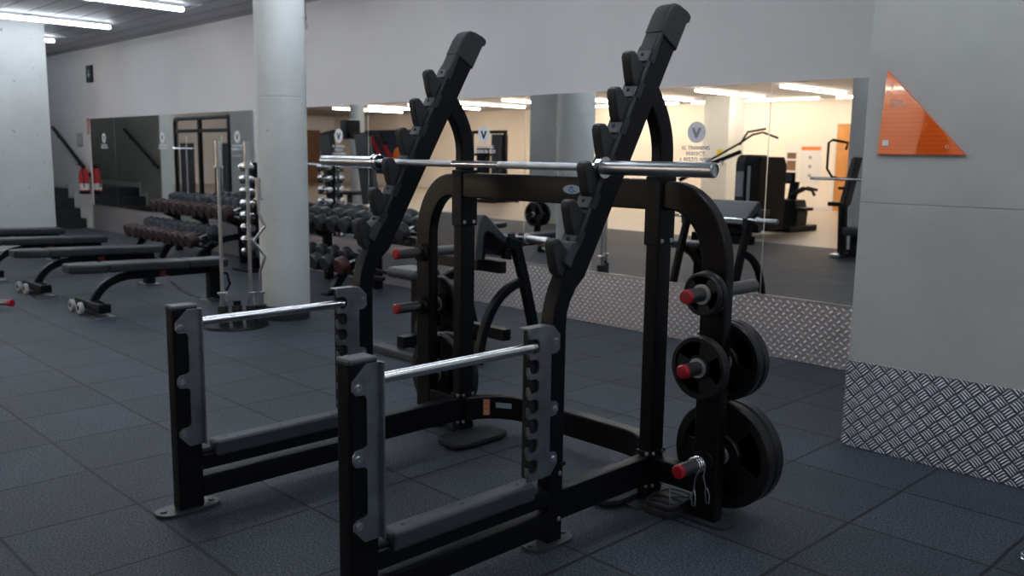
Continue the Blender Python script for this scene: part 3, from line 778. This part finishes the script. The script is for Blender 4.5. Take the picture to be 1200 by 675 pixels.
# ------------------------------------------------------------------ bar stand
bs = thing('bar_stand', 'round black floor stand holding upright barbells beside column', 'bar stand', (-6.50, 3.28, 0))
MB().lathe([(.0, 0), (.26, 0), (.265, .006), (.25, .02), (.0, .026)], (0, 0, 0), 'z', 40).build('base', black, bs)
slots = [(-.055, -.06), (.03, .10), (-.02, .03), (.10, .13), (.12, -.05)]
slots = [(-.06, -.07), (.05, .115), (-.0, .02), (.085, .185)]
for x, y in slots: MB().lathe([(.028, .16), (.042, .16), (.042, .02), (.0, .02)], (x, y, 0), 'z', 20).build('bar_holder', rubber, bs)
MB().tube([(0, .02, .16), (0, .02, .20)], .03, 12).build('carry_knob', black, bs)
def upright_bar(x, y, lab):
    t = thing('upright_barbell', lab, 'barbell', (-6.50 + x, 3.28 + y, .03))
    MB().cyl((0, 0, 0), .0135, .22, 1.24, 'z', 16).build('shaft', satin, t)
    for a, b, c in ((0, .22, .235), (1.42, 1.23, 1.215)):
        MB().lathe([(.020, a), (.024, a + (.004 if b > a else -.004)), (.024, b), (.04, b), (.04, c), (.014, c)], (0, 0, 0), 'z', 20).build('sleeve', chrome, t)
upright_bar(*slots[0], 'straight chrome barbell standing upright, left in bar stand')
upright_bar(*slots[1], 'straight chrome barbell standing upright, right in bar stand')
t = thing('ez_curl_bar', 'zigzag chrome curl bar standing beside round column', 'barbell', (-6.50 + slots[3][0], 3.28 + slots[3][1], .03))
zz = [(0, 0, .24), (0, 0, .40), (.03, .035, .52), (-.03, -.035, .64), (.03, .035, .76), (0, 0, .86), (0, 0, .98)]
MB().tube(zz, .013, 12).build('shaft', chrome, t)
for a, b, c in ((0, .22, .235), (1.14, .98, .965)):
    MB().lathe([(.020, a), (.024, a + (.004 if b > a else -.004)), (.024, b), (.04, b), (.04, c), (.014, c)], (0, 0, 0), 'z', 20).build('sleeve', chrome, t)

# ------------------------------------------------------------------ dumbbells and racks
def dumbbell(r, L, hm, em, name='dumbbell'):
    """axis along y, near (-y) head first"""
    t = bpy.data.objects.new(name, None); COL.objects.link(t); t.empty_display_size = .05
    MB().cyl((0, 0, 0), .016, -L / 2 + .05, L / 2 - .05, 'y', 12).build('handle', chrome, t)
    hw = L * .3
    for s, m in ((-1, em), (1, hm)):
        a, b = s * (L / 2), s * (L / 2 - hw)
        hd = MB().lathe([(r * .5, a), (r * .86, a), (r, a - s * .018), (r, b + s * .015), (r * .85, b), (.016, b)], (0, 0, 0), 'y', 16).build('head', m, t)
        
    return t
def rack_frame(name, lab, x0, x1, yl, yu, zl, zu, legs):
    t = thing(name, lab, 'dumbbell rack', ((x0 + x1) / 2, yl, 0)); off = ((x0 + x1) / 2, yl, 0)
    for y, z in ((yl, zl), (yu, zu)):
        for dy in (-.09, .09):
            MB().b2((x0, y + dy - .02, z - .13 + (.025 if dy > 0 else 0)), (x1, y + dy + .02, z - .095 + (.025 if dy > 0 else 0)), .005).build('shelf_rail', black, t, off=off)
    for x in legs:
        MB().sweep([(x, yu + .12, .01), (x, yu + .10, zu - .2), (x, yu - .05, zu - .14)], (1, 0, 0), .07, .09, .01).build('rear_post', black, t, off=off)
        MB().sweep(arc((x, yu + .08, .34), (x, yl + .05, .36), (x, yl - .12, .02), 8), (1, 0, 0), .07, .08, .01).build('curved_leg', black, t, off=off)
        MB().b2((x - .06, yl - .22, 0), (x + .06, yl - .04, .02), .004).build('foot', black, t, off=off)
    return t
rack_frame('dumbbell_rack', 'two-tier black dumbbell rack on the left, brown-ended dumbbells', -12.15, -9.85, 4.74, 5.12, .37, .69, (-11.95, -11.1, -10.1))
rack_frame('dumbbell_rack', 'two-tier black dumbbell rack right of the round column', -9.05, -6.55, 4.86, 5.16, .35, .70, (-8.25, -7.35))
proto = dumbbell(.090, .40, bluehead, brownhead)
first = True
for tier, (y, z, n, xa, xb) in enumerate(((4.74, .36, 11, -12.0, -10.15), (5.12, .68, 11, -12.05, -10.0))):
    for i in range(n):
        c = proto if first else copy_tree(proto); first = False
        c.location = (xa + (xb - xa) * i / (n - 1), y, z + .0); c.rotation_euler = (R(16), 0, 0)
        tag(c, 'brown-ended dumbbell in the %s row of the left dumbbell rack' % ('lower', 'upper')[tier], 'dumbbell', 'brown-ended dumbbells in the %s row' % ('lower', 'upper')[tier])
proto = dumbbell(.085, .32, darkhead, darkhead); first = True
for tier, (y, z, n, xa, xb) in enumerate(((4.86, .33, 8, -8.95, -7.45), (5.16, .68, 11, -8.95, -6.65))):
    for i in range(n):
        c = proto if first else copy_tree(proto); first = False
        c.location = (xa + (xb - xa) * i / (n - 1), y, z); c.rotation_euler = (R(16), 0, 0)
        tag(c, 'dark dumbbell in the %s row of rack right of column' % ('lower', 'upper')[tier], 'dumbbell', 'dark dumbbells in the %s row' % ('lower', 'upper')[tier])
redd = dumbbell(.085, .32, darkhead, reddark); tag(redd, 'single red-ended dumbbell ending the lower row right of column', 'dumbbell'); redd.location = (-7.2, 4.86, .33); redd.rotation_euler = (R(16), 0, 0)

# chrome dumbbell tree against the mirror
tr = thing('dumbbell_tree', 'tall black tree rack of small chrome dumbbells near mirror', 'dumbbell rack', (-9.45, 5.05, 0))
MB().b2((-.2, -.2, 0), (.2, .2, .03), .01).build('base', black, tr)
MB().b2((-.04, -.04, .03), (.04, .04, 1.25), .008).build('post', black, tr)
for k in range(8):
    z = .2 + .14 * k
    MB().b2((-.14, -.10, z - .035), (.14, -.07, z - .022), .002).b2((-.14, .07, z - .035), (.14, .10, z - .022), .002).b2((-.02, -.1, z - .034), (.02, .1, z - .023), .002).build('shelf_arm', black, tr)
proto = None
for k in range(8):
    for s in (-1, 1):
        z = .2 + .14 * k; r = .05 - .002 * k
        if proto is None:
            proto = thing('small_dumbbell', '', 'dumbbell')
            MB().cyl((0, 0, 0), .012, -.06, .06, 'x', 10).build('handle', chrome, proto)
            for q in (-1, 1): MB().lathe([(.02, q * .125), (.036, q * .12), (.044, q * .105), (.044, q * .075), (.036, q * .06), (.012, q * .055)], (0, 0, 0), 'x', 14).build('head', chrome, proto)
            c = proto
        else: c = copy_tree(proto)
        c.location = (-9.45, 5.05 + s * .085, z + .022)
        tag(c, 'small chrome dumbbell on the %s side of the tree rack' % ('near' if s < 0 else 'mirror'), 'dumbbell', 'chrome dumbbells, %s side of tree' % ('near' if s < 0 else 'mirror'))

# ------------------------------------------------------------------ gym beyond the frame, seen in the mirrors
def machine(name, lab, cat, loc, rz=0.):
    return thing(name, lab, cat, loc, rz)
# lat machine cabinet with lever arms
t = machine('lat_machine', 'black lat pulldown machine with long lever arms, in mirror', 'exercise machine', (-8.5, -3.35, 0))
MB().prism([(-.55, .1), (-.55, 1.30), (-.50, 1.40), (-.40, 1.45), (.20, 1.45), (.28, 1.40), (.32, 1.30), (.32, .1)], 'x', -.25, -.05, .02).build('front_shroud', rubber, t)
MB().prism([(-.60, .1), (-.60, 1.28), (-.50, 1.42), (.30, 1.42), (.38, 1.28), (.38, .1)], 'x', .0, .26, .02).build('rear_shroud', black, t)
MB().b2((-.23, .322, .70), (-.07, .334, 1.15), .004).build('weight_window', greyp, t)
MB().b2((.04, .382, .60), (.10, .392, 1.25), .004).build('guide_slot', greyp, t)
MB().box((-.45, .46, 1.30), (.06, .02, .06)).build('handle_disc', white, t)
lv = MB().sweep([(-.2, .25, 1.5), (-.9, .25, 1.25), (-1.5, .25, .95)], (0, 1, 0), .05, .07, .01).build('lever_arm', black, t)
MB().tube([(-.9, .3, 1.30), (-.2, .3, 1.65), (.05, .3, 1.80), (.25, .3, 1.84), (.55, .3, 1.74)], .02, 10).tube([(-.2, .3, 1.62), (-.05, .3, 1.85), (.3, .3, 1.9)], .02, 10).build('pull_handle', black, t)
MB().b2((-.7, .3, .38), (.5, .75, .50), .04).build('seat', vinyl, t)
MB().b2((-.7, -.2, 0), (-.6, .8, .06), .01).b2((.4, -.2, 0), (.5, .8, .06), .01).b2((-.6, .25, .0), (.4, .35, .06), .01).build('base_frame', satin, t)
MB().b2((-.15, .4, .06), (-.05, .5, .40), .01).build('seat_post', black, t)
# cross trainer
t = machine('cross_trainer', 'black cross trainer with screen by cream wall, in mirror', 'exercise machine', (-8.6, -4.9, 0))
MB().b2((-.30, -.5, 0), (.30, .6, .12), .03).build('base', black, t)
MB().sweep([(0, .1, .1), (0, .05, .5), (.02, -.02, .95)], (0, 1, 0), .12, .16, .03).build('mast', black, t)
MB().prism([(-.28, .1), (-.30, .40), (-.15, .62), (.15, .60), (.22, .35), (.2, .1)], 'y', -.25, .2, .03).build('shroud', blackgloss, t)
MB().box((-.05, .1, 1.02), (.26, .06, .22), .02).build('console', black, t)
MB().box((-.05, .14, 1.03), (.18, .01, .14), .003).build('screen', plastic, t)
MB().tube([(.0, .05, .70), (.25, .1, .84), (.45, .1, .80), (.5, .1, .70)], .03, 10).tube([(.0, -.05, .70), (.25, -.1, .84), (.45, -.1, .80)], .03, 10).build('arm_lever', rubber, t)
MB().b2((.0, -.2, .40), (.35, .2, .46), .02).build('foot_tread', black, t)
# posters and door on the cream wall
t = thing('wall_poster', 'white poster with orange and dark squares on cream wall', 'poster', (-12.47, YB + .002, 1.35))
MB().b2((-.42, 0, -.50), (.02, .006, .42)).build('sheet', paperw, t)
MB().b2((-.34, .0062, .05), (-.06, .009, .22)).b2((-.34, .0062, -.28), (-.06, .009, .0)).build('picture', woodbrown, t)
t = thing('wall_poster', 'white poster with an orange band on cream wall', 'poster', (-12.10, YB + .002, 1.32))
MB().b2((-.30, 0, -.62), (.32, .006, .45)).build('sheet', paperw, t)
MB().b2((-.28, .0062, .32), (.30, .009, .42)).build('orange_band', orangep, t)
for k in range(3): MB().cyl((0, .007, .12 - .25 * k), .05, 0, .003, 'y', 16).build('symbol', greyp, t)
struct('door_1', MB().b2((-11.35, YB, 0), (-10.3, YB + .03, 2.35), .004), door_m)
struct('trim_6', MB().b2((-11.41, YB, 0), (-11.35, YB + .04, 2.4), .004), paperw)  # pale strip painted in place of the glowing line beside the door
# right multi press seen at the concrete block
t = machine('chest_press', 'black seated press with upright back and bar, in mirror', 'exercise machine', (-5.75, -1.15, 0))
MB().sweep([(-.02, 0, .02), (-.05, 0, .7), (.10, 0, 1.40)], (0, 1, 0), .12, .10, .02).build('back_column', black, t)
MB().sweep([(.0, .02, .75), (.13, .02, 1.42)], (0, 1, 0), .20, .06, .02).build('back_pad', vinyl, t)
MB().tube([(-.52, .1, 1.11), (.42, .1, 1.11)], .022, 12).build('press_bar', chrome, t)
MB().tube([(-.05, .1, 1.10), (-.20, .1, 1.14), (-.28, .1, 1.25), (-.28, .1, 1.62), (-.22, .1, 1.66), (.0, .1, 1.62), (-.02, .1, 1.52)], .018, 10).build('handle', black, t)
MB().b2((-.24, -.1, .72), (.0, .1, .78), .01).b2((-.1, -.1, .96), (.0, .1, 1.0), .01).build('arm_rest', black, t)
MB().b2((.05, -.2, .32), (.5, .2, .44), .03).build('seat', vinyl, t)
MB().b2((-.1, -.2, .02), (.4, -.1, .10), .01).b2((.1, -.05, .02), (.3, .05, .34), .02).build('base_frame', black, t)
MB().b2((-.05, .0, 0), (.10, .35, .07), .02).build('foot_rest', chrome, t)
# leg press with dark panels
t = machine('leg_press', 'dark machine with two leaning charcoal panels, in mirror', 'exercise machine', (-17.8, -.85, 0))
for x, s in ((-.95, 1), (.55, 1)):
    MB().prism([(x - .22, 1.78), (x + .25, 1.82), (x + .62, .30), (x + .1, .2)], 'y', -.05, .1, .02).build('panel', panelg, t)
MB().sweep([(-1.2, 0, 1.80), (-.6, 0, 1.88), (.3, 0, 1.78), (1.2, 0, 1.84), (1.4, 0, 1.6)], (0, 1, 0), .08, .10, .02).build('top_beam', black, t)
MB().b2((-.25, -.3, 1.70), (.05, .1, 2.15), .04).build('head_unit', black, t)
MB().b2((-1., -.5, 0), (1.3, -.4, .08), .01).b2((-1., .4, 0), (1.3, .5, .08), .01).b2((-.5, -.4, 0), (-.4, .4, .08), .01).b2((.9, -.4, 0), (1.0, .4, .08), .01).build('base_frame', black, t)
MB().b2((-.3, -.2, .4), (.3, .2, .5), .03).b2((-.05, -.05, .04), (.05, .05, .42), .01).build('seat', vinyl, t)
MB().tube([(-1.6, .2, 1.1), (1.2, .2, 1.05)], .025, 12).build('bar', chrome, t)
# double cable frame near the stair wall
t = machine('cable_machine', 'tall black cable frame with weight stacks beside stairs, in mirror', 'exercise machine', (-19.2, 2.15, 0))
MB().sweep([(-1.25, 0, 0), (-1.25, 0, 1.95)] + arc((-1.25, 0, 1.98), (-1.25, 0, 2.10), (-1.1, 0, 2.10), 4) + [(1.4, 0, 2.1)], (0, 1, 0), .09, .09, .02).build('outer_frame', black, t)
MB().b2((-.05, -.04, 0), (.05, .04, 2.08), .01).b2((1.35, -.04, 0), (1.45, .04, 2.12), .01).b2((-1.2, -.04, 1.78), (1.4, .04, 1.86), .01).build('post', black, t)
for x in (-.95, .75): MB().b2((x - .22, -.2, .1), (x + .22, -.05, 1.55), .02).build('stack_shroud', panelg, t)
for x in (-.95, .75): MB().tube([(x + .35, .05, .3), (x + .35, .05, 1.7)], .015, 8).build('guide_rod', chrome, t)
MB().tube([(-1.5, .15, 1.42), (.0, .15, 1.42)], .022, 12).build('bar', chrome, t)
MB().b2((-1.2, -.1, .0), (1.4, .1, .06), .01).build('base_frame', black, t)
# pin loaded tower in the cream zone
t = machine('cable_tower', 'brown-black cable tower against cream wall, in mirror', 'exercise machine', (-19.5, -6.9, 0))
MB().sweep([(-.75, 0, 0), (-.75, 0, 2.05), (.7, 0, 2.05), (.7, 0, 0)], (0, 1, 0), .09, .09, .01).build('frame', black, t)
MB().b2((.25, -.2, .1), (.62, .15, 1.98), .03).build('stack_cover', panelg, t)
MB().b2((-.45, -.12, .1), (-.05, .1, 1.6), .03).build('stack', black, t)
MB().b2((-.75, -.04, 1.35), (.7, .04, 1.42), .01).build('cross_rail', black, t)
MB().sweep([(.6, 0, .9), (1.1, 0, .05)], (0, 1, 0), .07, .07, .01).build('stay', black, t)
MB().b2((-.8, -.5, 0), (.8, -.42, .07), .01).b2((-.8, .42, 0), (.8, .5, .07), .01).b2((-.6, -.42, 0), (-.52, .42, .07), .01).b2((.52, -.42, 0), (.6, .42, .07), .01).build('base_frame', black, t)
# mural at the far end
t = thing('wall_mural', 'navy mural with orange disc and red stripes, seen in mirror', 'mural', (-31.9, YB + .002, 1.4))
MB().b2((-1.6, 0, -.9), (1.8, .02, 1.0)).build('panel', navy, t)
MB().cyl((.9, .022, -.15), .42, 0, .004, 'y', 32).build('orange_disc', orangep, t)
for k in range(2): MB().prism([(-1.5 + .7 * k, .95), (-1.2 + .7 * k, .95), (.3 + .7 * k, -.85), (.0 + .7 * k, -.85)], 'y', .0225, .026).build('stripe', red, t)
struct('trim_7', MB().b2((XL, -11.5, 0), (XL + .03, -8.4, 2.4)), woodbrown)
# plate tree
t = machine('plate_tree', 'black plate tree loaded with discs, seen only in mirror', 'weight tree', (-9.9, .9, 0))
MB().b2((-.04, -.04, .02), (.04, .04, 1.0), .01).build('post', black, t)
MB().b2((-.3, -.04, 0), (.3, .04, .05), .01).b2((-.04, -.3, 0), (.04, .3, .05), .01).build('base', black, t)
for z in (.45, .85): MB().cyl((0, 0, z), .025, -.25, .25, 'y', 16).build('peg', chrome, t)
for z, r in ((.45, .19), (.85, .14)):
    for s in (-1, 1): put_plate(weight_plate(r, .045), (-9.9, .9 + s * .09, z), 0, 'black plate on the %s %s peg of plate tree in mirror' % ('upper' if z > .6 else 'lower', 'near' if s < 0 else 'far'))

# small things at the photo's edges
t = thing('loose_spring_collar', 'chrome spring collar on floor at lower right photo edge', 'spring collar', (-.80, 3.32, .008))
MB().tube([(.032 * math.cos(a), .032 * math.sin(a), .0 + a * .0022) for a in [R(15 * i) for i in range(60)]], .0055, 8).build('coil', chrome, t)
MB().tube([(.032, 0, 0), (.06, .01, .006), (.09, .03, .006)], .005, 8).build('handle', chrome, t)
t = thing('floor_barbell', 'steel bar end with red cap at left photo edge', 'barbell', (-8.37, 2.17, .055))
MB().tube([(-.45, -.25, 0), (-.02, -.01, 0)], .026, 16).build('sleeve', horn_m, t)
MB().tube([(-.02, -.01, 0), (.012, .008, 0)], .03, 16).build('end_cap', red, t)
MB().b2((-.50, -.30, -.055), (-.40, -.20, .03), .01).build('rest', black, t)

# ------------------------------------------------------------------ camera
F_PX, PIT, ROL, YAW = 1038.07, R(8.4934), R(.84207), R(135.6149)
F = Vector((math.cos(YAW) * math.cos(PIT), math.sin(YAW) * math.cos(PIT), -math.sin(PIT)))
r = F.cross(Vector((0, 0, 1))).normalized(); u = r.cross(F)
rt = r * math.cos(ROL) + u * math.sin(ROL); upv = -r * math.sin(ROL) + u * math.cos(ROL)
cd = bpy.data.cameras.new('camera'); cam = bpy.data.objects.new('camera', cd); COL.objects.link(cam)
M = Matrix((rt, upv, -F)).transposed().to_4x4(); M.translation = Vector((0, 0, 1.37)); cam.matrix_world = M
cd.sensor_width = 36; cd.lens = F_PX / 1200 * 36; cd.clip_start = .05; cd.clip_end = 200
cd.dof.use_dof = True; cd.dof.focus_distance = 3.0; cd.dof.aperture_fstop = 4.0
sc = bpy.context.scene; sc.camera = cam

w = bpy.data.worlds.new('world'); sc.world = w; w.use_nodes = True
w.node_tree.nodes['Background'].inputs['Color'].default_value = (.6, .7, .9, 1)
w.node_tree.nodes['Background'].inputs['Strength'].default_value = .05
vs = sc.view_settings
vs.view_transform = 'Standard'; vs.look = 'None'; vs.gamma = 1; vs.use_curve_mapping = False; vs.exposure = .68
